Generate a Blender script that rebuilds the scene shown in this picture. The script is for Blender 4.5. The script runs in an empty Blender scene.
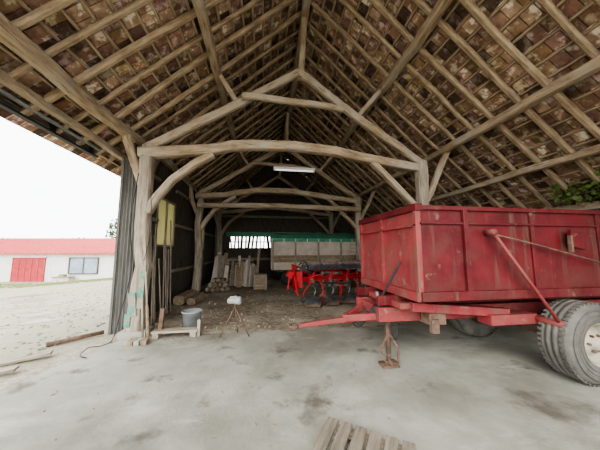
import bpy, math, random
from mathutils import Vector, Matrix, Euler
random.seed(7)
R=random.random
def U(a,b): return a+(b-a)*R()
scene=bpy.context.scene

# ---------------- materials ----------------
def mat(name,c1,c2,c3=None,scale=5,rough=.8,bump=.2,metal=0,coord='Object',ms=(1,1,1),attr=False,scale2=None,pos=(.35,.65),pos3=(.55,.75),spec=.3,bscale=None,c4=None,scale4=2,pos4=(.6,.7),ms4=(1,1,1),c5=None,scale5=2,pos5=(.6,.7),ms5=(1,1,1)):
    m=bpy.data.materials.new(name); m.use_nodes=True
    nt=m.node_tree; N=nt.nodes; L=nt.links
    b=N['Principled BSDF']; b.inputs['Roughness'].default_value=rough; b.inputs['Metallic'].default_value=metal
    b.inputs['Specular IOR Level'].default_value=spec
    tc=N.new('ShaderNodeTexCoord'); mp=N.new('ShaderNodeMapping'); mp.inputs['Scale'].default_value=ms
    L.new(tc.outputs[coord],mp.inputs['Vector'])
    n1=N.new('ShaderNodeTexNoise'); n1.inputs['Scale'].default_value=scale; n1.inputs['Detail'].default_value=8; n1.inputs['Roughness'].default_value=.65
    L.new(mp.outputs[0],n1.inputs['Vector'])
    r=N.new('ShaderNodeValToRGB'); r.color_ramp.elements[0].position=pos[0]; r.color_ramp.elements[1].position=pos[1]
    r.color_ramp.elements[0].color=(*c1,1); r.color_ramp.elements[1].color=(*c2,1)
    L.new(n1.outputs['Fac'],r.inputs['Fac']); out=r.outputs['Color']
    def layer(out,c,sc,ps_,mm=(1,1,1)):
        m2=N.new('ShaderNodeMapping'); m2.inputs['Scale'].default_value=mm; m2.inputs['Location'].default_value=(sc*3.1,sc*1.7,sc)
        L.new(tc.outputs[coord],m2.inputs['Vector'])
        n2=N.new('ShaderNodeTexNoise'); n2.inputs['Scale'].default_value=sc; n2.inputs['Detail'].default_value=7
        n2.inputs['Roughness'].default_value=.62
        L.new(m2.outputs[0],n2.inputs['Vector'])
        r2=N.new('ShaderNodeValToRGB'); r2.color_ramp.elements[0].position=ps_[0]; r2.color_ramp.elements[1].position=ps_[1]
        L.new(n2.outputs['Fac'],r2.inputs['Fac'])
        mx=N.new('ShaderNodeMix'); mx.data_type='RGBA'
        L.new(r2.outputs['Color'],mx.inputs['Factor']); L.new(out,mx.inputs[6]); mx.inputs[7].default_value=(*c,1)
        return mx.outputs[2]
    if c3: out=layer(out,c3,scale2 or scale*.3,pos3)
    if c4: out=layer(out,c4,scale4,pos4,ms4)
    if c5: out=layer(out,c5,scale5,pos5,ms5)
    if attr:
        at=N.new('ShaderNodeAttribute'); at.attribute_name='tint'
        mx=N.new('ShaderNodeMix'); mx.data_type='RGBA'; mx.blend_type='MULTIPLY'; mx.inputs['Factor'].default_value=1
        L.new(out,mx.inputs[6]); L.new(at.outputs['Color'],mx.inputs[7]); out=mx.outputs[2]
    L.new(out,b.inputs['Base Color'])
    if bump:
        bp=N.new('ShaderNodeBump'); bp.inputs['Strength'].default_value=bump; bp.inputs['Distance'].default_value=.02
        nb=n1
        if bscale:
            nb=N.new('ShaderNodeTexNoise'); nb.inputs['Scale'].default_value=bscale; nb.inputs['Detail'].default_value=8
            L.new(tc.outputs[coord],nb.inputs['Vector'])
        L.new(nb.outputs['Fac'],bp.inputs['Height']); L.new(bp.outputs[0],b.inputs['Normal'])
    return m
M={}
WD=dict(c4=(.075,.055,.038),scale4=3,pos4=(.60,.66),ms4=(14,.8,1),c5=(.06,.04,.028),scale5=2.2,pos5=(.68,.72),ms5=(2,1,1))
M['wood']=mat('old_oak',(.20,.145,.09),(.46,.36,.245),(.39,.34,.27),scale=3,coord='UV',ms=(5,.8,1),bump=.8,rough=.85,scale2=1.5,pos3=(.45,.65),**WD)
M['post']=mat('weathered_post',(.19,.155,.115),(.43,.37,.29),(.35,.32,.27),scale=3,coord='UV',ms=(6,.7,1),bump=.8,rough=.85,scale2=1.5,**WD)
M['rafter']=mat('rafter_pole',(.20,.145,.09),(.46,.355,.235),(.29,.24,.18),scale=3,coord='UV',ms=(4,1,1),bump=.4,rough=.85,scale2=2)
M['batten']=mat('batten',(.29,.22,.145),(.54,.43,.305),None,scale=3,coord='UV',ms=(4,1,1),bump=.3,rough=.85)
M['greywood']=mat('grey_board',(.16,.135,.105),(.36,.31,.25),None,scale=3,coord='UV',ms=(8,.8,1),bump=.4,rough=.9)
M['palletwood']=mat('pallet_board',(.11,.095,.07),(.25,.215,.165),None,scale=3,coord='UV',ms=(8,.8,1),bump=.4,rough=.9)
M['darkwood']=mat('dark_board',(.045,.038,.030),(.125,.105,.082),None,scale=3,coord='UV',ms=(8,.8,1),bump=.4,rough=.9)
M['tile']=mat('clay_tile',(.20,.125,.085),(.40,.265,.185),(.64,.55,.45),scale=7,bump=.4,attr=True,scale2=7,pos3=(.51,.60),rough=.9)
M['conc']=mat('concrete_floor',(.25,.243,.20),(.36,.352,.30),(.19,.183,.148),scale=1.4,bump=.2,scale2=.5,pos3=(.45,.58),rough=.75,bscale=30,
  c4=(.11,.10,.08),scale4=2.1,pos4=(.58,.70),c5=(.44,.43,.38),scale5=1.1,pos5=(.57,.72),ms5=(.5,1.4,1))
M['dirt']=mat('dirt_floor',(.15,.12,.085),(.32,.27,.20),(.42,.37,.29),scale=9,bump=.9,scale2=1.0,pos3=(.45,.65),rough=.95,bscale=40)
M['gravel']=mat('gravel_yard',(.21,.185,.135),(.41,.375,.30),(.27,.25,.18),scale=14,bump=1,scale2=.5,pos3=(.46,.60),rough=.95,bscale=30,c4=(.18,.17,.13),scale4=.9,pos4=(.60,.66),ms4=(.5,1.5,1))
M['grass']=mat('grass',(.12,.17,.06),(.25,.31,.12),None,scale=8,bump=.5)
M['red']=mat('trailer_red',(.065,.006,.008),(.12,.011,.015),(.09,.027,.022),scale=3,bump=.08,scale2=2.5,pos3=(.48,.7),rough=.6,spec=.25,
  c4=(.13,.075,.055),scale4=7,pos4=(.62,.69),c5=(.095,.048,.036),scale5=2,pos5=(.56,.72),ms5=(6,6,.5))
M['redf']=mat('faded_red',(.18,.022,.027),(.265,.042,.045),(.17,.066,.052),scale=4,bump=.08,scale2=3,pos3=(.45,.7),rough=.65,
  c4=(.18,.11,.08),scale4=9,pos4=(.59,.68),c5=(.14,.065,.05),scale5=2,pos5=(.53,.7),ms5=(6,6,.5))
M['plow']=mat('plow_red',(.27,.008,.012),(.42,.020,.022),(.15,.035,.03),scale=5,bump=.05,rough=.55)
M['steel']=mat('worn_steel',(.05,.05,.055),(.14,.14,.145),(.12,.07,.045),scale=8,bump=.1,metal=.5,rough=.45)
M['rust']=mat('rusty_iron',(.075,.045,.03),(.165,.11,.08),None,scale=12,bump=.3,rough=.85)
M['rubber']=mat('tyre_rubber',(.075,.071,.062),(.135,.128,.112),(.20,.183,.15),scale=6,bump=.1,rough=.8)
M['cream']=mat('cream_rim',(.28,.26,.20),(.40,.37,.30),(.20,.13,.08),scale=5,bump=.05,rough=.6,pos3=(.5,.7))
M['panel']=mat('grey_sheet',(.075,.072,.063),(.13,.126,.113),None,scale=4,coord='UV',ms=(3,.5,1),bump=.1,rough=.7)
M['black']=mat('black_rubber',(.015,.015,.015),(.03,.03,.03),None,scale=5,bump=.0,rough=.6)
M['zinc']=mat('grey_plastic',(.20,.22,.22),(.31,.33,.325),None,scale=5,bump=.05,rough=.55)
M['teal']=mat('teal_paint',(.06,.20,.15),(.12,.32,.25),(.3,.26,.19),scale=14,bump=.3,rough=.7,pos3=(.48,.58))
M['white']=mat('white_render',(.56,.55,.51),(.68,.67,.63),None,scale=2,bump=.05,rough=.9)
M['roofred']=mat('red_sheet_roof',(.40,.06,.055),(.50,.085,.075),None,scale=3,bump=.05,rough=.6)
M['doorred']=mat('red_door',(.32,.035,.045),(.42,.055,.06),None,scale=3,bump=.05)
M['glass']=mat('window_glass',(.20,.26,.32),(.32,.38,.44),None,scale=2,bump=0,rough=.15,spec=.6)
M['leaf']=mat('leaves',(.04,.08,.015),(.14,.21,.05),None,scale=9,bump=.2,rough=.6)
M['darkleaf']=mat('tree_leaves',(.05,.09,.05),(.12,.18,.10),None,scale=3,bump=.2)
M['beige']=mat('beige_boards',(.42,.36,.29),(.58,.51,.43),(.42,.25,.19),scale=3,bump=.1,scale2=1.1)
M['green']=mat('green_sheet',(.05,.20,.12),(.10,.31,.19),None,scale=3,bump=.1,rough=.5)
M['hessian']=mat('brown_sack',(.18,.13,.08),(.32,.25,.17),None,scale=12,bump=.4)
def wet():
    m=bpy.data.materials.new('puddle_water'); m.use_nodes=True; nt=m.node_tree; b=nt.nodes['Principled BSDF']
    n=nt.nodes.new('ShaderNodeTexNoise'); r=nt.nodes.new('ShaderNodeValToRGB'); n.inputs['Scale'].default_value=3
    r.color_ramp.elements[0].color=(.12,.11,.085,1); r.color_ramp.elements[1].color=(.2,.185,.145,1)
    nt.links.new(n.outputs['Fac'],r.inputs['Fac']); nt.links.new(r.outputs['Color'],b.inputs['Base Color'])
    b.inputs['Roughness'].default_value=.25; return m
M['puddle']=wet()
def translucent(name,col):
    m=bpy.data.materials.new(name); m.use_nodes=True; nt=m.node_tree; N=nt.nodes; L=nt.links
    for n in list(N): N.remove(n)
    o=N.new('ShaderNodeOutputMaterial'); t=N.new('ShaderNodeBsdfTranslucent'); d=N.new('ShaderNodeBsdfDiffuse'); mx=N.new('ShaderNodeMixShader')
    n=N.new('ShaderNodeTexNoise'); n.inputs['Scale'].default_value=3
    r=N.new('ShaderNodeValToRGB'); r.color_ramp.elements[0].color=(*[c*.7 for c in col],1); r.color_ramp.elements[1].color=(*col,1)
    L.new(n.outputs['Fac'],r.inputs['Fac']); L.new(r.outputs['Color'],t.inputs['Color']); L.new(r.outputs['Color'],d.inputs['Color'])
    mx.inputs[0].default_value=.35; L.new(t.outputs[0],mx.inputs[1]); L.new(d.outputs[0],mx.inputs[2]); L.new(mx.outputs[0],o.inputs[0])
    return m
M['poly']=translucent('yellowed_polycarbonate',(.56,.54,.34))
def emis(name,c,s):
    m=bpy.data.materials.new(name); m.use_nodes=True; b=m.node_tree.nodes['Principled BSDF']
    b.inputs['Base Color'].default_value=(.9,.9,.9,1); b.inputs['Emission Color'].default_value=(*c,1); b.inputs['Emission Strength'].default_value=s
    return m
M['tube']=emis('lamp_tube',(1,1,1),.35)

# ---------------- mesh builder ----------------
class MB:
    def __init__(s): s.v=[];s.f=[];s.uv=[];s.m=[];s.sm=[];s.mats=[];s.tint=[]
    def mi(s,k):
        if k not in s.mats: s.mats.append(k)
        return s.mats.index(k)
    def add(s,vs,fs,k,uvs=None,sm=False,tint=None):
        o=len(s.v); s.v+= [tuple(v) for v in vs]; i=s.mi(k)
        for j,f in enumerate(fs):
            s.f.append(tuple(o+a for a in f)); s.m.append(i); s.sm.append(sm)
            s.uv.append(uvs[j] if uvs else [(vs[a][0],vs[a][2]) for a in f])
        s.tint += [tint or (1,1,1)]*len(vs)
    def box(s,c,sz,k,rot=(0,0,0),mtx=None,tint=None):
        hx,hy,hz=[a/2 for a in sz]
        loc=[Vector((x*hx,y*hy,z*hz)) for x in(-1,1) for y in(-1,1) for z in(-1,1)]
        mt=mtx if mtx else Matrix.Translation(Vector(c))@Euler(rot).to_matrix().to_4x4()
        vs=[mt@v for v in loc]
        fs=[(0,1,3,2),(4,6,7,5),(0,4,5,1),(2,3,7,6),(0,2,6,4),(1,5,7,3)]
        la=max(range(3),key=lambda a:sz[a]); oa=[a for a in range(3) if a!=la]; ro=U(0,50)
        uvs=[[(loc[a][oa[0]]+loc[a][oa[1]]+ro,loc[a][la]+ro) for a in f] for f in fs]
        s.add(vs,fs,k,uvs,False,tint)
    def beam(s,pts,w,h,k,n=10,up=(0,0,1),jit=0,step=.5,sq=.6,taper=1.0):
        P=[Vector(p) for p in pts]
        Q=[]
        if len(P)>2:
            for i in range(len(P)-1):
                p0=P[max(i-1,0)];p1=P[i];p2=P[i+1];p3=P[min(i+2,len(P)-1)]
                m_=max(2,int((p2-p1).length/step)+1)
                for j in range(m_):
                    t=j/m_
                    Q.append(.5*((2*p1)+(p2-p0)*t+(2*p0-5*p1+4*p2-p3)*t*t+(3*p1-3*p2+p3-p0)*t**3))
            Q.append(P[-1])
        else:
            m_=max(1,int((P[1]-P[0]).length/step))
            Q=[P[0].lerp(P[1],j/m_) for j in range(m_+1)]
        up=Vector(up); vs=[]; ln=0; lens=[]; ru=U(0,50); rv=U(0,50)
        for i,q in enumerate(Q):
            t=(Q[min(i+1,len(Q)-1)]-Q[max(i-1,0)]).normalized()
            sd=t.cross(up)
            if sd.length<.05: sd=t.cross(Vector((0,1,0)))
            sd.normalize(); u2=sd.cross(t)
            if i: ln+=(q-Q[i-1]).length
            lens.append(ln)
            off=sd*U(-jit,jit)+u2*U(-jit,jit) if 0<i<len(Q)-1 else Vector((0,0,0))
            sc=(1+(taper-1)*i/max(1,len(Q)-1))*(1+U(-jit,jit)*1.5)
            for a in range(n):
                th=2*math.pi*(a+.5)/n; c,sn=math.cos(th),math.sin(th)
                cx=math.copysign(abs(c)**sq,c); sx=math.copysign(abs(sn)**sq,sn)
                vs.append(q+off+sd*cx*w/2*sc+u2*sx*h/2*sc)
        fs=[];uvs=[]
        for i in range(len(Q)-1):
            for a in range(n):
                b=(a+1)%n
                fs.append((i*n+a,i*n+b,(i+1)*n+b,(i+1)*n+a))
                u0=a/n*(w+h)*2;u1=(a+1)/n*(w+h)*2
                uvs.append([(ru+u0,rv+lens[i]),(ru+u1,rv+lens[i]),(ru+u1,rv+lens[i+1]),(ru+u0,rv+lens[i+1])])
        fs.append(tuple(range(n-1,-1,-1))); uvs.append([(ru+a*.05,rv) for a in range(n)])
        fs.append(tuple(range((len(Q)-1)*n,len(Q)*n))); uvs.append([(ru+a*.05,rv) for a in range(n)])
        s.add(vs,fs,k,uvs,sq>.9)
    def cyl(s,p0,p1,r,k,n=16,r1=None,sm=True):
        L_=(Vector(p1)-Vector(p0)).length
        s.lathe(p0,Vector(p1)-Vector(p0),[(0,0),(r,0),(r if r1 is None else r1,L_),(0,L_)],k,n,sm)
    def lathe(s,c,axis,prof,k,n=32,sm=True):
        ax=Vector(axis).normalized(); q=Vector((0,0,1)).rotation_difference(ax); c=Vector(c)
        vs=[];fs=[]
        for r,h in prof:
            for a in range(n):
                th=2*math.pi*a/n
                vs.append(c+q@Vector((r*math.cos(th),r*math.sin(th),h)))
        for i in range(len(prof)-1):
            for a in range(n):
                b=(a+1)%n; fs.append((i*n+a,i*n+b,(i+1)*n+b,(i+1)*n+a))
        s.add(vs,fs,k,None,sm)
    def prism(s,poly,axis,d0,d1,k):
        def mk(p,d):
            return {'y':(p[0],d,p[1]),'x':(d,p[0],p[1]),'z':(p[0],p[1],d)}[axis]
        n=len(poly); vs=[mk(p,d0) for p in poly]+[mk(p,d1) for p in poly]
        fs=[tuple(range(n)),tuple(range(2*n-1,n-1,-1))]+[(i,i+n,(i+1)%n+n,(i+1)%n) for i in range(n)]
        s.add(vs,fs,k)
    def obj(s,name,parent=None,bevel=0):
        me=bpy.data.meshes.new(name); me.from_pydata(s.v,[],s.f)
        for k in s.mats: me.materials.append(M[k])
        me.polygons.foreach_set('material_index',s.m); me.polygons.foreach_set('use_smooth',s.sm)
        uv=me.uv_layers.new(name='UVMap'); fl=[]
        for u in s.uv:
            for a in u: fl+= [a[0],a[1]]
        uv.data.foreach_set('uv',fl)
        if any(k=='tile' for k in s.mats):
            ca_=me.color_attributes.new('tint','FLOAT_COLOR','POINT'); ca_.data.foreach_set('color',[x for t in s.tint for x in (*t,1)])
        me.update()
        o=bpy.data.objects.new(name,me); scene.collection.objects.link(o)
        import bmesh
        bm=bmesh.new(); bm.from_mesh(me)
        if len(s.v)<3000: bmesh.ops.remove_doubles(bm,verts=bm.verts,dist=1e-5)
        bmesh.ops.recalc_face_normals(bm,faces=bm.faces); bm.to_mesh(me); bm.free()
        if parent: o.parent=parent
        if bevel:
            b=o.modifiers.new('bevel','BEVEL'); b.width=bevel; b.segments=2; b.limit_method='ANGLE'
        return o
def empty(name):
    e=bpy.data.objects.new(name,None); scene.collection.objects.link(e); return e

# ---------------- barn geometry ----------------
XR,ZR,SL=.81,7.1,.9
al=math.atan(SL); ca,sa=math.cos(al),math.sin(al)
Y0,Y1=-.6,13.2
SLen={-1:5.55,1:7.15}
def rp(sg,s,y,off=0):
    return Vector((XR+sg*s*ca-sg*sa*off, y, ZR-s*sa-ca*off))
def zroof(x): return ZR-SL*abs(x-XR)

t=MB()
ex=.25; tw=.18
for sg in(-1,1):
    rows=int(SLen[sg]/ex)+1
    for r in range(rows):
        s0=r*ex
        ny=int((Y1-Y0)/tw)
        for i in range(ny):
            y=Y0+i*tw+(tw/2 if r%2 else 0)
            a=rp(sg,s0+ex*.5,y+tw/2,0)
            dx=Vector((sg*ca,0,-sa)); dy=Vector((0,1,0)); nn=dx.cross(dy)
            mt=Matrix((( dx.x,dy.x,nn.x,a.x),(dx.y,dy.y,nn.y,a.y),(dx.z,dy.z,nn.z,a.z),(0,0,0,1)))
            mt=mt@Euler((U(-.03,.03),sg*-.07+U(-.03,.03),U(-.03,.03))).to_matrix().to_4x4()
            q=R()
            if q<.15: tn=(1.5,1.58,1.6)
            elif q<.34: tn=(.34,.33,.34)
            else:
                b=U(.6,1.2); tn=(b,b*U(.88,1.05),b*U(.82,1.08))
            t.box(None,(ex*1.12,tw*.93,.018),'tile',mtx=mt,tint=tn)
t.obj('roof_tiles')
t=MB()
for sg in(-1,1):
    a=rp(sg,-.02,0,-.07);b=rp(sg,SLen[sg]+.05,0,-.07);c=rp(sg,SLen[sg]+.05,0,-.11);d=rp(sg,-.02,0,-.11)
    t.prism([(a.x,a.z),(b.x,b.z),(c.x,c.z),(d.x,d.z)],'y',Y0-.05,Y1+.1,'tile')
t.obj('roof_light_block')  # unseen backing skin above the tiles, added to stop light leaking through
t=MB()
for sg in(-1,1):
    s=.02
    while s<SLen[sg]:
        t.beam([rp(sg,s,Y0,.040),rp(sg,s,Y1,.040)],.055,.04,'batten',n=4,jit=.009,step=.7,sq=1)
        s+=ex
t.obj('roof_battens')
t=MB()
for sg in(-1,1):
    y=Y0+.15
    while y<Y1:
        w=U(.075,.120)
        t.beam([rp(sg,.0,y+U(-.06,.06),.11),rp(sg,SLen[sg]*.5,y+U(-.06,.06),.11+U(0,.03)),rp(sg,SLen[sg],y+U(-.06,.06),.11)],w,w*.9,'rafter',n=8,jit=.012,step=.6,sq=.8)
        y+=.45+U(-.05,.05)
t.obj('roof_rafters')
def purlin(x,z,w,nm='roof_purlin',y0=Y0,y1=Y1):
    t=MB(); n=6
    t.beam([(x+U(-.05,.05),y0+(y1-y0)*i/n,z+U(-.04,.04)) for i in range(n+1)],w,w*1.05,'wood',jit=.012,sq=.55)
    return t.obj(nm)
purlin(-1.03,zroof(-1.03)-.29,.16); purlin(2.62,zroof(2.62)-.29,.16)
purlin(-2.62,zroof(-2.62)-.28,.18); purlin(4.12,zroof(4.12)-.28,.15)
purlin(5.02,zroof(5.02)-.27,.12)
purlin(XR,ZR-.32,.18,'ridge_beam')
purlin(-3.0,zroof(-3.0)-.23,.12,'eave_plate')
t=MB()
t.box((-3.24,2.1,3.30),(.05,5.4,.09),'panel'); t.box((-3.17,2.1,3.24),(.07,5.4,.03),'black')
t.box((-3.12,2.1,3.37),(.03,5.4,.04),'zinc')
for y in(0,1.3,2.6,3.9,4.7): t.box((-3.20,y,3.30),(.05,.05,.14),'black')
t.obj('sliding_door_track')
def truss(Y):
    e=empty('roof_truss')
    XL,XRt=-2.24,3.5
    def part(nm,fn):
        t=MB(); fn(t); return t.obj(nm,e)
    j=.014
    part('post_1',lambda t:t.beam([(XL-.04,Y+U(-.03,.03),0),(XL+.03,Y,1.2),(XL-.03,Y,2.4),(XL,Y,3.5)],.27,.27,'post',jit=.022,up=(0,1,0),taper=.75,sq=.5))
    part('post_2',lambda t:t.beam([(XRt,Y,0),(XRt+.03,Y,1.5),(XRt,Y,3.5)],.24,.24,'post',jit=.015,up=(0,1,0),sq=.5))
    part('tie_beam',lambda t:t.beam([(XL-.15,Y-.02,3.34),(-1.4,Y-.02,3.44),(-.3,Y-.02,3.64),(1.0,Y-.02,3.64),(2.4,Y-.02,3.47),(XRt+.05,Y-.02,3.34)],.20,.21,'wood',jit=j,sq=.5,taper=.9))
    part('principal_1',lambda t:t.beam([(XL-.05,Y,3.45),(-.9,Y,4.33),(.68,Y,5.38)],.14,.17,'wood',jit=j))
    part('principal_2',lambda t:t.beam([(XRt+.05,Y,3.45),(2.2,Y,4.32),(.68,Y,5.38)],.14,.17,'wood',jit=j))
    part('collar',lambda t:t.beam([(-.50,Y-.17,4.60),(.6,Y-.17,4.57),(1.62,Y-.17,4.50)],.11,.13,'wood',jit=j))
    part('king_post',lambda t:t.beam([(.72,Y,5.25),(XR,Y,ZR-.35)],.14,.14,'wood',jit=j,up=(0,1,0)))
    part('queen_strut_1',lambda t:t.beam([(-.6,Y,4.52),(-1.0,Y,zroof(-1.03)-.3)],.11,.11,'wood',jit=j,up=(0,1,0)))
    part('queen_strut_2',lambda t:t.beam([(2.0,Y,4.45),(2.6,Y,zroof(2.62)-.3)],.11,.11,'wood',jit=j,up=(0,1,0)))
    part('strut_1',lambda t:t.beam([(XL+.02,Y-.02,2.5),(-2.5,Y-.02,3.2),(-2.66,Y-.05,3.85)],.15,.15,'wood',jit=j,up=(0,1,0)))
    part('strut_2',lambda t:t.beam([(XRt+.02,Y-.02,2.5),(3.9,Y-.02,3.2),(4.2,Y-.02,3.8)],.13,.13,'wood',jit=j,up=(0,1,0)))
    part('knee_brace_1',lambda t:t.beam([(XL+.05,Y,2.2),(-1.80,Y,2.85),(-1.05,Y,3.4)],.15,.19,'wood',jit=j,up=(0,1,0)))
    part('knee_brace_2',lambda t:t.beam([(XRt-.05,Y,2.3),(3.0,Y,2.8),(2.3,Y,3.45)],.13,.17,'wood',jit=j,up=(0,1,0)))
    part('wind_brace_1',lambda t:t.beam([(XL-.10,Y+.05,2.6),(-2.52,Y+1.1,3.75)],.11,.12,'wood',jit=j,up=(0,1,0)))
    part('wind_brace_2',lambda t:t.beam([(XRt+.1,Y+.05,2.6),(4.08,Y+1.0,3.75)],.11,.12,'wood',jit=j,up=(0,1,0)))
    part('stone_pad_1',lambda t:t.box((XL,Y,.03),(.44,.34,.12),'conc'))
    part('stone_pad_2',lambda t:t.box((XRt,Y,.03),(.42,.42,.12),'conc'))
    return e
for Y in(.85,4.75,8.5,12.2): truss(Y)
t=MB(); t.beam([(-2.27,8.3,3.0),(.6,8.3,3.05),(3.5,8.3,3.0)],.16,.18,'wood',jit=.012); t.obj('cross_beam')

# ---------------- floors and ground ----------------
t=MB(); t.prism([(-2.32,4.66),(6.1,4.60),(6.1,-3),(-3.5,-3),(-3.15,1.5),(-2.95,2.6)],'z',-.12,0,'conc')
t.box((1.6,3.0,.001),(.008,3.2,.002),'conc')
for i in range(170):
    x=U(-2.2,1.6); y=U(.9,4.5)
    if R()<.6: y=U(4.2,4.62)
    t.box((x,y,.004),(U(.01,.045),U(.005,.014),.006),'hessian',rot=(0,0,U(0,3)))
for i in range(46):
    x=-2.2+i*.13; w_=U(.08,.2); d=U(.02,.18)
    t.add([(x-w_,4.66,.003),(x+w_,4.66,.003),(x+w_*.6,4.66-d*.7,.004),(x,4.66-d,.004),(x-w_*.7,4.66-d*.6,.004)],[(0,1,2,3,4)],'dirt')
t.obj('floor')
def gz(x,y):
    return -.035-(min(max((-x-3.4)/13.6,0),1))*1.12
def grid(name,xs,ys,zf,k,sm=True,extra=None):
    t=MB(); vs=[(x,y,zf(x,y)) for y in ys for x in xs]; n=len(xs)
    fs=[(j*n+i,j*n+i+1,(j+1)*n+i+1,(j+1)*n+i) for j in range(len(ys)-1) for i in range(n-1)]
    t.add(vs,fs,k,None,sm)
    if extra: extra(t)
    return t.obj(name)
def yardx(t):
    for i in range(1700):
        x=-3.3-(R()**1.7)*12; y=U(2,15); r=U(.008,.03)
        t.box((x,y,gz(x,y)+r*.2),(r*2,r*U(1,2),r),'gravel' if R()<.7 else 'conc',rot=(U(0,.5),U(0,.5),U(0,6)))
    for (px,py,pr) in((-7.5,9.5,.7),(-9.5,11,.9),(-6,7.6,.4),(-11,13,.8),(-5.2,6.6,.3)):
        n=26; vs=[]
        for a in range(n):
            th=2*math.pi*a/n; rr=pr*(1+.25*math.sin(3*th+px)+.15*math.sin(5*th)); x=px+rr*1.5*math.cos(th); y=py+rr*.6*math.sin(th)
            vs.append((x,y,gz(x,y)+.006))
        t.add(vs,[tuple(range(n))],'puddle')
grid('yard_ground',[-120,-80,-50,-35,-25]+[-17+.8*i for i in range(18)]+[-2.7,6.2,12,40,90],[-40,-15,-6,-1,3,6,9,14,20,28,40,80,140],gz,'gravel',extra=yardx)
def stones(t):
    for i in range(420):
        x=U(-2.2,3.6); y=4.75+ (R()**1.6)*7; r=U(.008,.024)
        t.box((x,y,r*.4),(r*2,r*U(1,2),r),'dirt',rot=(U(0,1),U(0,1),U(0,6)))
grid('dirt_floor',[-2.55+.15*i for i in range(58)],[4.5+.15*i for i in range(57)],lambda x,y:-.02+.012*math.sin(x*5+y*3)*math.cos(y*4-x)+U(-.006,.006),'dirt',extra=stones)

# ---------------- walls ----------------
def planks(t,axis,a0,a1,const,zf0,zf1,k,w=.18,gap=.004,th=.03):
    a=a0
    while a<a1-.01:
        ww=min(w*U(.85,1.15),a1-a); g=gap*U(0,2)
        m_=a+ww/2; z0=zf0(m_);z1=zf1(m_)
        if axis=='y': t.box((const+U(-.006,.006),m_,(z0+z1)/2),(th,ww-g,z1-z0),k)
        else: t.box((m_,const+U(-.006,.006),(z0+z1)/2),(ww-g,th,z1-z0),k)
        a+=ww
XW=-2.62; top=zroof(XW)-.2
t=MB()
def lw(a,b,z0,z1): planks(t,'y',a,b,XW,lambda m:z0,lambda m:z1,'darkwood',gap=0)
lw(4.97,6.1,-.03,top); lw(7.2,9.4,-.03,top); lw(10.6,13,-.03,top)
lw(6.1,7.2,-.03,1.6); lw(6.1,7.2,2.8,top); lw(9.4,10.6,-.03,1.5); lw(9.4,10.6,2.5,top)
for z in(.9,2.2 ,3.2):
    for a,b in((4.97,6.1),(7.2,9.4),(10.6,13)): t.box((XW+.05,(a+b)/2,z),(.06,b-a,.08),'greywood')
t.obj('wall_left')
for (a,b,z0,z1) in((6.1,7.2,1.6,2.8),(9.4,10.6,1.5,2.5)):
    t=MB(); t.box((XW,(a+b)/2,(z0+z1)/2),(.01,b-a,z1-z0),'poly')
    for y in(a,(a+b)/2,b): t.box((XW+.02,y,(z0+z1)/2),(.05,.05,z1-z0),'greywood')
    for z in(z0,z1): t.box((XW+.02,(a+b)/2,z),(.05,b-a,.05),'greywood')
    t.obj('window_1' if a<8 else 'window_2')
t=MB()
pts=[]; n=10
for i in range(n+1):
    x=-2.76+ (.30)*i/n; pts.append((x,4.94+(.012 if i%2 else -.012)))
vs=[(x,y,-.05) for x,y in pts]+[(x,y,3.30) for x,y in pts]
fs=[(i,i+1,i+1+n+1,i+n+1) for i in range(n)]
t.add(vs,fs,'panel')
t.box((-2.77,4.94,1.62),(.04,.05,3.35),'panel')
t.obj('corrugated_sheet_panel')
YB=13.05
t=MB(); zt=lambda m:zroof(m)-.02
def zt(m): return zroof(m)+.03
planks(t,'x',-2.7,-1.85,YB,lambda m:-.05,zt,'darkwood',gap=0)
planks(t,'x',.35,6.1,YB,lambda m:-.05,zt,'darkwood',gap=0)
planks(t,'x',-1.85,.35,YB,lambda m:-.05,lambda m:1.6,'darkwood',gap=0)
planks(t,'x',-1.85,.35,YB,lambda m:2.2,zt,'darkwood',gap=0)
x=-1.8
while x<.35:
    t.box((x,YB,1.9),(U(.05,.14),.03,.64),'darkwood',rot=(0,U(-.15,.15),0)); x+=U(.16,.30)
t.box((-.75,YB-.03,1.92),(2.2,.04,.05),'greywood')
for z in(1.0,3.3,4.6): t.box((.8,YB-.05,z),(2*min(3.4,(ZR-z)/SL-.3),.06,.12),'greywood')
t.obj('wall_back')
t=MB()
for i in range(18): t.box((-1.85+i*.38,YB-.10,2.33+.01*(i%2)),(.37,.02,.24),'green')
t.obj('green_sheet_strip')
t=MB(); planks(t,'y',-.6,13,6.08,lambda m:-.05,lambda m:2.3,'greywood',gap=0); t.box((5.98,6.2,2.3),(.14,13.6,.12),'wood'); 
for y in(.85,3.0,4.75,6.6,8.5,10.4,12.2): t.box((5.96,y,1.15),(.14,.14,2.3),'greywood')
t.obj('wall_right')

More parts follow.
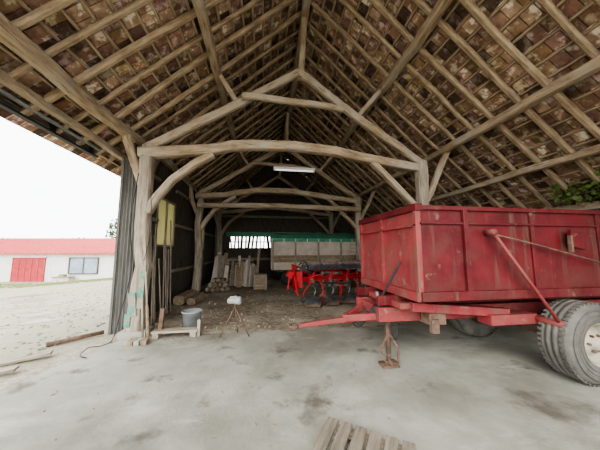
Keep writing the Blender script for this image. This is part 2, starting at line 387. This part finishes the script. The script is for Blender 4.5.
# ---------------- trailer ----------------
E=empty('tipping_farm_trailer')
X0,X1,Ya,Yb,Za,Zb=1.72,5.45,2.40,3.95,.95,2.0
t=MB()
t.box(((X0+X1)/2,Ya+.02,(Za+Zb)/2),(X1-X0,.03,Zb-Za),'red')
t.box(((X0+X1)/2,Yb-.02,(Za+Zb)/2),(X1-X0,.03,Zb-Za),'red')
t.box((X1-.02,(Ya+Yb)/2,(Za+Zb)/2),(.03,Yb-Ya,Zb-Za),'red')
t.box(((X0+X1)/2,(Ya+Yb)/2,Za+.02),(X1-X0,Yb-Ya,.04),'red')
for y in(Ya,Yb):
    t.box(((X0+X1)/2,y,Zb-.025),(X1-X0+.06,.06,.05),'red')
    t.box(((X0+X1)/2,y,Za+.04),(X1-X0+.06,.08,.10),'red')
    t.box(((X0+X1)/2,y,Zb-.20),(X1-X0,.05,.025),'red')
for x in(2.28,5.40):
    t.box((x,Ya-.01,(Za+Zb)/2),(.06,.05,Zb-Za-.05),'red'); t.box((x,Yb+.01,(Za+Zb)/2),(.06,.05,Zb-Za-.05),'red')
for x in(3.2,4.2):
    t.box((x,Ya-.0,(Za+Zb)/2),(.05,.03,Zb-Za-.05),'red'); t.box((x,Yb,(Za+Zb)/2),(.05,.03,Zb-Za-.05),'red')
t.box((X1,(Ya+Yb)/2,Zb-.03),(.07,Yb-Ya,.07),'red')
t.obj('tipping_body',E,.006)
t=MB()
t.box((X0,(Ya+Yb)/2,(Za+Zb)/2),(.03,Yb-Ya,Zb-Za),'redf')
t.box((X0-.02,(Ya+Yb)/2,Zb-.02),(.09,Yb-Ya+.06,.08),'red')
t.box((X0-.03,(Ya+Yb)/2,Zb-.22),(.05,Yb-Ya,.035),'redf')
t.box((X0-.03,(Ya+Yb)/2,Za+.03),(.07,Yb-Ya,.10),'redf')
for y in(Ya+.02,Ya+.80,Yb-.02): t.box((X0-.03,y,(Za+Zb)/2-.03),(.05,.06,Zb-Za-.05),'redf')
t.obj('front_panel',E,.006)
t=MB()
for y in(2.85,3.5): 
    t.box((3.35,y,.70),(3.9,.09,.17),'redf'); 
    t.box((3.35,y,.87),(3.9,.07,.12),'red')
for x in(1.5,2.3,3.1,4.1,5.2): t.box((x,3.17,.70),(.09,.7,.12),'redf')
t.box((1.75,3.17,.84),(.35,1.1,.07),'redf')
t.box((2.35,2.62,.78),(1.3,.10,.10),'redf',rot=(0,.09,0))
t.box((3.0,2.62,.66),(.65,.20,.12),'redf')
t.box((3.68,3.05,.45),(.12,1.2,.12),'rust')
for y in(2.8,3.5): t.box((3.68,y,.56),(.9,.07,.06),'rust'); 
t.cyl((2.6,3.17,.66),(3.3,3.17,.86),.07,'rust'); t.box((2.05,2.70,.68),(.22,.16,.14),'rust'); t.box((2.0,2.62,.60),(.10,.05,.16),'rust')
t.obj('chassis',E,.006)
t=MB()
t.beam([(1.6,2.85,.68),(1.05,3.1,.60)],.07,.09,'redf',sq=.4); t.beam([(1.6,3.5,.68),(1.05,3.12,.60)],.07,.09,'redf',sq=.4)
t.beam([(1.6,3.1,.60),(.95,3.1,.575),(.45,3.1,.53)],.085,.09,'redf',sq=.4,taper=.5)
t.lathe((.38,3.1,.50),(0,0,1),[(.03,0),(.06,0),(.06,.045),(.03,.045),(.03,0)],'rust',20)
t.obj('drawbar',E)
t=MB()
t.cyl((1.62,3.02,.16),(1.62,3.02,.78),.034,'rust'); t.cyl((1.62,3.02,.04),(1.62,3.02,.3),.026,'rust')
t.box((1.62,3.02,.02),(.22,.16,.03),'rust'); t.box((1.66,2.98,.055),(.10,.10,.05),'rust',rot=(.1,.2,.3))
t.beam([(1.62,3.02,.42),(1.72,2.97,.25),(1.72,2.97,.08)],.035,.035,'rust'); t.beam([(1.60,3.02,.35),(1.50,3.0,.2),(1.58,3.0,.05)],.03,.03,'rust')
t.cyl((1.62,2.90,.70),(1.62,3.02,.70),.03,'rust'); t.cyl((1.50,2.90,.70),(1.62,2.90,.70),.01,'rust')
t.obj('parking_jack',E)
t=MB()
t.beam([(1.42,2.88,.82),(1.52,2.75,1.1),(1.60,2.62,1.36)],.028,.028,'black',sq=1); t.cyl((1.48,2.9,.68),(1.40,2.85,.98),.022,'steel')
t.box((1.46,2.9,.72),(.12,.10,.12),'steel')
for k_ in range(3):
    t.beam([(1.8,3.0+.06*k_,.74),(1.5,2.95+.05*k_,.80),(1.25,3.0+.04*k_,.58-.05*k_),(1.1,3.08,.66)],.02,.02,'black',sq=1,step=.08)
t.beam([(1.5,2.84,.66),(1.66,2.9,.36),(1.72,2.96,.62)],.018,.018,'black',sq=1,step=.06)
t.obj('brake_lever_and_hoses',E)
t=MB()
t.beam([(2.56,2.31,1.70),(3.32,2.29,.66)],.036,.036,'redf',sq=1,n=12)
t.cyl((2.56,2.28,1.70),(2.56,2.40,1.70),.035,'redf'); t.cyl((3.32,2.26,.66),(3.32,2.60,.66),.04,'redf')
t.beam([(2.62,2.33,1.67),(3.2,2.33,1.55),(4.05,2.31,1.34)],.020,.020,'rust',sq=1)
t.box((3.75,2.33,1.62),(.24,.03,.20),'red',rot=(0,.2,0)); t.box((3.62,2.31,1.57),(.03,.035,.2),'rust')
t.obj('tailgate_linkage',E)
def wheel(cx,y0,sgn,parent,nm):
    t=MB(); Rr=.45
    prof=[(.22,0),(.25,-.015),(.34,-.02),(.41,.0),(.44,.035),(.448,.07),(.43,.075),(.43,.095),(.45,.10),(.45,.14),(.432,.145),(.432,.16),(.45,.165),(.45,.205),(.43,.21),(.43,.225),(.448,.23),(.43,.27),(.41,.29),(.34,.305),(.25,.30),(.22,.29)]
    t.lathe((cx,y0,Rr),(0,sgn,0),prof,'rubber',56)
    for i in range(48):
        th=2*math.pi*i/48
        for s2 in(.045,.255):
            c=Vector((cx+math.cos(th)*.443,y0+sgn*s2,Rr+math.sin(th)*.443))
            t.box(c,(.016,.05,.032),'rubber',rot=(0,-th,0))
    for rr in(.28,.32,.37): t.lathe((cx,y0-sgn*.018,Rr),(0,sgn,0),[(rr,0),(rr,-.006),(rr+.012,-.006),(rr+.012,0)],'rubber',48)
    t.lathe((cx,y0,Rr),(0,sgn,0),[(.235,-.012),(.22,.0),(.205,.02),(.195,.09),(.14,.10),(.12,.05),(.07,.04),(.07,-.01),(0,-.01)],'cream',36)
    for i in range(6):
        th=i*math.pi/3; t.cyl((cx+.095*math.cos(th),y0+sgn*.02,Rr+.095*math.sin(th)),(cx+.095*math.cos(th),y0+sgn*.06,Rr+.095*math.sin(th)),.014,'rust',8)
    t.lathe((cx,y0+sgn*.28,Rr),(0,sgn,0),[(.24,.01),(.22,-.04),(.0,-.06)],'rust',24)
    t.obj(nm,parent)
wheel(3.70,2.21,1,E,'wheel_1'); wheel(3.70,3.98,-1,E,'wheel_2')

# ---------------- plow ----------------
P=empty('reversible_plough')
YP=6.6
t=MB()
t.beam([(.95,YP-.25,.72),(3.3,YP+.35,.72)],.12,.12,'plow',sq=.3)
t.beam([(1.0,YP+.15,.92),(2.6,YP+.45,.84)],.06,.06,'plow',sq=.3)
t.beam([(1.2,YP-.45,.60),(2.9,YP+.05,.60)],.04,.04,'steel',sq=.5)
t.obj('main_beam',P)
t=MB()
t.box((.92,YP-.25,.72),(.16,.22,.42),'plow'); t.beam([(.85,YP-.5,.35),(.75,YP-.3,1.1)],.06,.06,'plow',sq=.4); t.beam([(.85,YP+.15,.35),(.75,YP-.2,1.1)],.06,.06,'plow',sq=.4)
t.beam([(.80,YP-.55,.45),(.80,YP+.25,.45)],.06,.06,'plow',sq=.4); t.beam([(.78,YP-.25,1.08),(1.5,YP-.1,.80)],.05,.05,'plow',sq=.4)
t.cyl((.95,YP-.30,.98),(1.5,YP-.12,.84),.045,'steel'); t.cyl((.80,YP-.62,.45),(.80,YP-.55,.45),.02,'steel')
t.box((.66,YP-.42,.86),(.16,.10,.16),'plow',rot=(0,.5,.2)); t.beam([(.66,YP-.42,.86),(.62,YP-.4,.5)],.05,.05,'plow')
for k_ in range(3): t.beam([(.8,YP-.35,1.0-.05*k_),(1.0,YP-.5,1.15+.04*k_),(1.25,YP-.35,.85)],.018,.018,'black',sq=1,step=.08)
t.obj('headstock',P)
def mould(t,x,y,sg,sc):
    nu,nv=8,6; vs=[]
    for i in range(nu+1):
        u=i/nu
        for j in range(nv+1):
            v=j/nv
            px=x-.14+u*.36+v*.10*u
            py=y-.05-.16*u-(v-.1)**2*.16*(1+u)-.08*u*v
            hz=.68-.30*v*(1-.35*u)-.05*u
            vs.append((px,py,.72+sg*hz*sc))
    n=nv+1; fs=[(i*n+j,i*n+j+1,(i+1)*n+j+1,(i+1)*n+j) for i in range(nu) for j in range(nv)]
    t.add(vs,fs,'steel',None,True)
    t.beam([(x-.18,y-.05,.72+sg*.69*sc),(x+.20,y-.22,.72+sg*.66*sc)],.025,.06,'rust',sq=.4)
for i in range(4):
    x=1.25+i*.54; y=YP-.28+i*.15; t=MB()
    for sg in(-1,1):
        sc=1 if sg==-1 else .66
        mould(t,x,y,sg,sc)
        t.beam([(x+.02,y+.05,.72),(x+.12,y+.02,.72+sg*.35*sc),(x-.02,y-.02,.72+sg*.60*sc)],.05,.08,'plow' if sg>0 else 'steel',sq=.4)
        t.beam([(x-.02,y-.06,.72+sg*.1),(x-.20,y-.12,.72+sg*.28*sc),(x-.24,y-.16,.72+sg*.46*sc)],.03,.03,'steel' if i%2 else 'plow',sq=.5)
        t.box((x-.24,y-.18,.72+sg*.50*sc),(.14,.03,.12),'steel',rot=(.2,.4*sg,.3))
    t.box((x+.02,y+.08,.72),(.18,.10,.26),'plow')
    t.beam([(x+.20,y-.10,.70),(x+.28,y-.20,.45),(x+.20,y-.24,.10)],.03,.03,'plow',sq=.6); t.beam([(x-.1,y-.12,.78),(x+.28,y-.16,.86)],.03,.03,'plow',sq=.6)
    if i in(1,3): t.lathe((x-.22,y-.20,.20),(.15,1,0),[(0,0),(.14,0),(.14,.010),(0,.010)],'rust',28); t.cyl((x-.22,y-.21,.22),(x-.05,y-.06,.6),.014,'steel')
    t.obj('plough_body_%d'%(i+1),P)
t=MB(); t.lathe((3.35,YP+.2,.28),(0,1,0),[(0,.03),(.16,.03),(.18,0),(.27,0),(.28,.05),(.27,.14),(.18,.14),(0,.1)],'black',32); t.beam([(3.35,YP+.3,.28),(3.2,YP+.33,.72)],.06,.06,'plow'); t.obj('depth_wheel',P)

# ---------------- farm wagon at the back ----------------
W=empty('covered_farm_wagon')
t=MB()
for i in range(8): t.box((2.3,10.0,.74+i*.15),(4.0,.04,.142),'beige' if i not in(2,3) else 'hessian')
for i in range(8): t.box((2.3,11.5,.74+i*.15),(4.0,.04,.142),'beige'); t.box((.3,10.75,.74+i*.15),(.04,1.5,.142),'beige')
t.box((2.3,10.75,.68),(4.0,1.5,.06),'greywood')
for x in(.35,1.3,2.3,3.3,4.25): t.box((x,9.96,1.25),(.07,.05,1.2),'greywood')
t.obj('box_body',W)
t=MB()
pr=[(9.93,1.84),(9.93,1.98),(10.2,2.16),(10.75,2.24),(11.3,2.16),(11.57,1.98),(11.57,1.84)]
t.prism(pr,'x',.24,4.36,'green')
for i in range(9): t.box((.3+i*.5,9.92,1.90),(.03,.015,.12),'white')
t.obj('green_tarpaulin_cover',W)
t=MB()
for x in(1.0,3.5):
    for y in(10.1,11.4):
        t.lathe((x,y,.32),(0,1,0),[(0,.0),(.12,0),(.18,-.02),(.30,-.02),(.32,.05),(.30,.14),(.18,.14),(0,.1)],'black',28)
    t.box((x,10.75,.4),(.1,1.3,.1),'rust')
t.box((2.3,10.75,.58),(3.6,.8,.10),'rust')
t.obj('running_gear',W)
t=MB()
for i in range(20):
    x=-2.0+i*.09+U(-.03,.03); h=U(.8,1.7); y=U(9.6,10.1)
    t.box((x,y+.25,h/2),(U(.08,.2),.03,h),('greywood','beige','hessian')[int(R()*3)] ,rot=(-.25,U(-.12,.12),0))
t.obj('leaning_planks')
t=MB()
for i in range(7):
    t.box((-1.2,11.5,.08+i*.16),(1.4,.9,.12),'greywood',rot=(0,0,U(-.06,.06)))
    for x in(-1.7,-1.2,-.7): t.box((x,11.5,.08+i*.16+.07),(.08,.8,.05),'darkwood')
t.obj('pallet_stack')
t=MB()
t.box((-.15,9.5,.28),(.46,.5,.56),'hessian'); t.box((-.15,9.24,.5),(.52,.03,.08),'greywood'); t.box((-.15,9.24,.15),(.52,.03,.08),'greywood')
for x in(-.37,.07): t.box((x,9.24,.28),(.06,.05,.58),'greywood')
t.obj('wooden_crate',None,.01)
t=MB()
for r in range(3):
    for c_ in range(5-r):
        x=-2.0+c_*.17+r*.085; z=.085+r*.15
        t.cyl((x,8.95,z),(x+U(-.02,.02),9.35,z),.078+U(-.008,.004),'post' if R()<.6 else 'hessian',12)
t.obj('log_pile')
# low field gate leaning behind plough, on the right
t=MB()
for i in range(5): t.box((2.7,8.9+.03*i,.15+i*.24),(1.1,.025,.09),'greywood')
for x in(2.2,2.7,3.2): t.box((x,8.96,.62),(.08,.03,1.22),'greywood',rot=(-.12,0,0))
t.obj('wooden_field_gate')
t=MB()
for i in range(8):
    a=Vector((-2.32+U(0,.12),5.3+i*.14,0)); t.beam([a,a+Vector((-.12,U(-.1,.2),U(1.2,2.4)))],.035,.035,'greywood',sq=1)
t.obj('stacked_poles')
t=MB(); t.beam([(-2.3,7.0,.12),(-2.2,7.9,.15)],.3,.25,'hessian',jit=.04); t.beam([(-1.95,6.9,.10),(-1.85,7.6,.10)],.25,.2,'hessian',jit=.04); t.obj('folded_sacks')

# ---------------- items around the left post ----------------
t=MB()
t.lathe((-1.36,4.92,.01),(0,0,1),[(0,0),(.135,0),(.17,.30),(.185,.305),(.185,.33),(.165,.33),(.13,.03),(0,.03)],'zinc',32)
th=[(-1.36+.18*math.cos(a),4.88,.32-.11*math.sin(a)) for a in [i*math.pi/8 for i in range(9)]]
t.beam(th,.01,.01,'rust',sq=1,n=6)
t.obj('bucket')
t=MB()
t.box((-1.50,4.52,.11),(.74,.18,.035),'post'); t.box((-1.80,4.52,.05),(.10,.18,.09),'greywood'); t.box((-1.20,4.52,.05),(.10,.18,.09),'greywood')
t.box((-1.76,4.56,.27),(.07,.06,.42),'rust',rot=(0,.06,0)); t.box((-1.12,4.50,.14),(.05,.05,.28),'post')
t.obj('low_wooden_stand',None,.004)
t=MB()
t.beam([(-1.93,4.50,.0),(-2.07,4.57,1.12)],.03,.03,'post',sq=1); t.beam([(-1.98,4.42,.0),(-2.08,4.52,.75)],.035,.035,'greywood',sq=1); t.beam([(-1.89,4.40,.0),(-1.98,4.50,.55)],.05,.03,'hessian',sq=1)
t.obj('leaning_tool_handles')
t=MB()
for i in range(4): t.box((-2.15+.09*i,4.28+U(-.02,.02),.035),(.08,.16,.07),'hessian' if i%2 else 'conc',rot=(0,0,U(-.2,.2)))
t.obj('loose_bricks',None,.006)
t=MB()
t.box((-2.14,4.600,.85),(.09,.01,.75),'teal',rot=(0,.03,0)); t.box((-2.27,4.595,.55),(.12,.012,.40),'teal',rot=(0,-.1,0)); t.box((-2.33,4.595,.28),(.09,.01,.22),'teal'); t.obj('teal_paint_patch')
t=MB()
t.beam([(-2.32,4.60,2.9),(-2.38,4.57,2.0),(-2.30,4.56,1.2),(-2.40,4.50,.4),(-2.42,4.35,.02),(-2.62,4.2,.02),(-2.55,3.9,.02),(-2.40,3.8,.02)],.014,.014,'black',sq=1,n=6,step=.15)
t.beam([(-2.10,4.60,2.6),(-2.02,4.56,1.9),(-2.12,4.58,1.3)],.012,.012,'black',sq=1,n=6,step=.15)
t.obj('electric_cable')
t=MB()
c=Vector((-.50,4.38,.50))
for p in((-.75,4.38,0),(-.24,4.34,0),(-.47,4.60,0)): t.cyl(c,p,.011,'rust',8); 
t.cyl((-.61,4.38,.24),(-.39,4.36,.24),.008,'rust',8); t.cyl(c,(c.x,c.y,.56),.02,'rust',10)
t.lathe((-.63,4.42,.60),(1,-.2,.05),[(0,0),(.04,0),(.055,.03),(.055,.13),(.07,.16),(.07,.23),(.05,.24),(0,.23)],'zinc',24)
t.box((-.53,4.39,.67),(.12,.05,.03),'zinc')
t.obj('tripod_grey_device')  # grey cylindrical head on three legs, type of device not known
PL=Matrix.Translation((.55,2.10,0))@Matrix.Rotation(math.radians(-34),4,'Z')
t=MB()
for i in range(6):
    x=.055+i*.115
    t.box(None,(.086,1.1,.02),'palletwood',mtx=PL@Matrix.Translation((x,-.55,.085)))
for y in(-.07,-.55,-1.03):
    t.box(None,(.70,.09,.02),'palletwood',mtx=PL@Matrix.Translation((.35,y,.065)))
    for x in(.06,.35,.64): t.box(None,(.1,.09,.045),'palletwood',mtx=PL@Matrix.Translation((x,y,.033)))
t.obj('wooden_pallet')
t=MB()
t.box((.78,6.3,3.74),(1.15,.12,.05),'white'); t.cyl((0.25,6.3,3.69),(1.31,6.3,3.69),.022,'tube',12); t.box((.23,6.3,3.70),(.04,.08,.07),'white'); t.box((1.33,6.3,3.70),(.04,.08,.07),'white')
for x in(.33,1.23): t.cyl((x,6.3,3.76),(x,6.3,zroof(x)-.2),.006,'black',6)
t.obj('fluorescent_lamp')
t=MB()
for i in range(230):
    a=Vector((5.66+U(-.28,.18),3.25+U(-.5,.45),2.50+U(-.12,.3)))
    if a.z>zroof(a.x)-.12: a.z=zroof(a.x)-.14-U(0,.1)
    s=U(.02,.045); r_=Euler((U(0,6),U(0,6),U(0,6))).to_matrix()
    vs=[a+r_@Vector(p) for p in((0,-s,0),(s*.9,-.2*s,.1*s),(.5*s,s*.7,0),(0,s*1.2,-.2*s),(-.5*s,s*.7,0),(-s*.9,-.2*s,.1*s))]
    t.add(vs,[(0,1,2,3,4,5)],'leaf')
for i in range(5): t.beam([(5.85,3.25+U(-.4,.4),2.38),(5.6+U(-.2,.1),3.25+U(-.4,.4),2.6)],.012,.012,'rust',sq=1)
t.obj('ivy')

# ---------------- outside ----------------
ps=math.radians(8.5)
t=MB()
t.box((-3.75,3.35,-.035),(1.5,.12,.03),'greywood',rot=(0,-.08,.35)); t.box((-3.7,3.75,-.035),(1.5,.12,.03),'greywood',rot=(0,-.08,.42))
t.obj('loose_board')
t=MB(); t.beam([(-3.40,4.45,.0),(-2.85,4.9,.02)],.07,.07,'rust',sq=1); t.obj('rusty_pipe')
Rm=Matrix.Rotation(-ps,4,'Z')
def fr(lat,dep,z): 
    v=Rm@Vector((lat,dep,0)); return Vector((v.x,v.y,z))
def obox(t,l0,l1,d0,d1,z0,z1,k):
    mt=Matrix.Translation(fr((l0+l1)/2,(d0+d1)/2,(z0+z1)/2))@Rm
    t.box(None,(l1-l0,d1-d0,z1-z0),k,mtx=mt)
S=empty('farm_shed'); gz0=-1.16
t=MB(); obox(t,-38,-14,20,28,gz0-.2,1.25,'white'); t.obj('shed_walls',S)
t=MB()
a=[fr(-38.3,19.6,1.15),fr(-13.7,19.6,1.15),fr(-13.7,24,2.55),fr(-38.3,24,2.55),fr(-38.3,28.4,1.15),fr(-13.7,28.4,1.15)]
b=[p+Vector((0,0,.1)) for p in a]
t.add(a+b,[(0,1,2,3),(3,2,5,4),(6,7,8,9),(9,8,11,10),(0,1,7,6),(4,5,11,10),(0,3,9,6),(3,4,10,9),(1,2,8,7),(2,5,11,8)],'roofred')
for i in range(60):
    l=-38+i*.41; t.beam([fr(l,19.6,1.27),fr(l,24,2.67)],.06,.05,'roofred',n=4,sq=1,step=5)
t.obj('shed_roof',S)
t=MB(); obox(t,-24.1,-21.4,19.93,20,gz0,.85,'doorred')
for i in range(6): obox(t,-24.1+i*.54-.02,-24.1+i*.54+.02,19.9,19.94,gz0,.85,'roofred')
obox(t,-24.2,-21.3,19.9,20,.85,.93,'white'); t.obj('shed_door',S)
t=MB(); obox(t,-19.3,-17.0,19.95,20.05,-.45,.80,'glass')
for l in(-19.35,-18.15,-16.95): obox(t,l-.04,l+.04,19.9,20,-.5,.85,'panel')
obox(t,-19.35,-16.95,19.9,20,.78,.85,'panel'); obox(t,-19.35,-16.95,19.88,20,-.52,-.45,'panel'); t.obj('shed_window',S)
t=MB(); obox(t,-19.9,-18.6,19.2,19.7,gz0,-.75,'beige'); obox(t,-19.95,-18.55,19.15,19.75,-.75,-.68,'greywood'); obox(t,-19.5,-19.1,19.3,19.6,-.68,-.5,'hessian'); t.obj('wooden_bench_box')
t=MB()
for i in range(2500):
    l=U(-36,-12.5); d=U(16.6,18.8); p=fr(l,d,gz(fr(l,d,0).x,0)); h=U(.03,.09); w=U(.05,.12)
    t.add([p+Vector((-w,0,0)),p+Vector((w,0,0)),p+Vector((w*.2,0,h))],[(0,1,2)],'grass')
t.obj('grass_verge')
def tree(l,d,h,r,nm):
    t=MB(); b=fr(l,d,-1.2); t.beam([b,b+Vector((.1,0,h*.5)),b+Vector((0,0,h*.85))],.3,.3,'rust',sq=1,taper=.4)
    for i in range(600):
        a=U(0,6.28); z=U(-1,1); rr=R()**.4
        c=b+Vector((r*rr*math.cos(a)*math.sqrt(1-z*z),r*rr*math.sin(a)*math.sqrt(1-z*z),h*.62+z*h*.38*rr)); s=U(.12,.3)
        q=Euler((U(0,6),U(0,6),U(0,6))).to_matrix(); t.add([c+q@Vector(p) for p in((-s,0,0),(0,-s*.5,0),(s,0,0),(0,s*.6,.1))],[(0,1,2,3)],'darkleaf')
    t.obj(nm)
tree(-25.6,33,7.4,1.3,'tree'); tree(-31,42,6.0,1.8,'tree')
t=MB()
for i in range(50):
    p=fr(-85+i*1.2,52,-1.2); t.lathe(p,(0,0,1),[(1.3,0),(1.5,1.5),(1.2,3.6+U(-.3,.5)),(0,5.0+U(-.6,.6))],'darkleaf',8)
t.obj('distant_hedge')

# ---------------- light ----------------
w=bpy.data.worlds.new('World'); scene.world=w; w.use_nodes=True
bg=w.node_tree.nodes['Background']; bg.inputs['Color'].default_value=(.97,.985,1,1); bg.inputs['Strength'].default_value=3.1
sd=bpy.data.lights.new('sun','SUN'); sd.energy=1.3; sd.angle=math.radians(40); sd.color=(1,.95,.87)
so=bpy.data.objects.new('sun',sd); scene.collection.objects.link(so)
so.rotation_euler=Vector((.45,.85,-.62)).to_track_quat('-Z','Y').to_euler()
scene.view_settings.view_transform='AgX'
try: scene.view_settings.look='AgX - Medium High Contrast'
except: pass
scene.view_settings.exposure=.85

# ---------------- camera ----------------
cd=bpy.data.cameras.new('camera'); cd.sensor_width=36; cd.lens=235/600*36; cd.clip_start=.05; cd.clip_end=500
co=bpy.data.objects.new('camera',cd); scene.collection.objects.link(co); scene.camera=co
th=math.radians(6)
co.location=(0,0,1.5); co.rotation_euler=Euler((math.pi/2+th,0,-ps),'XYZ')
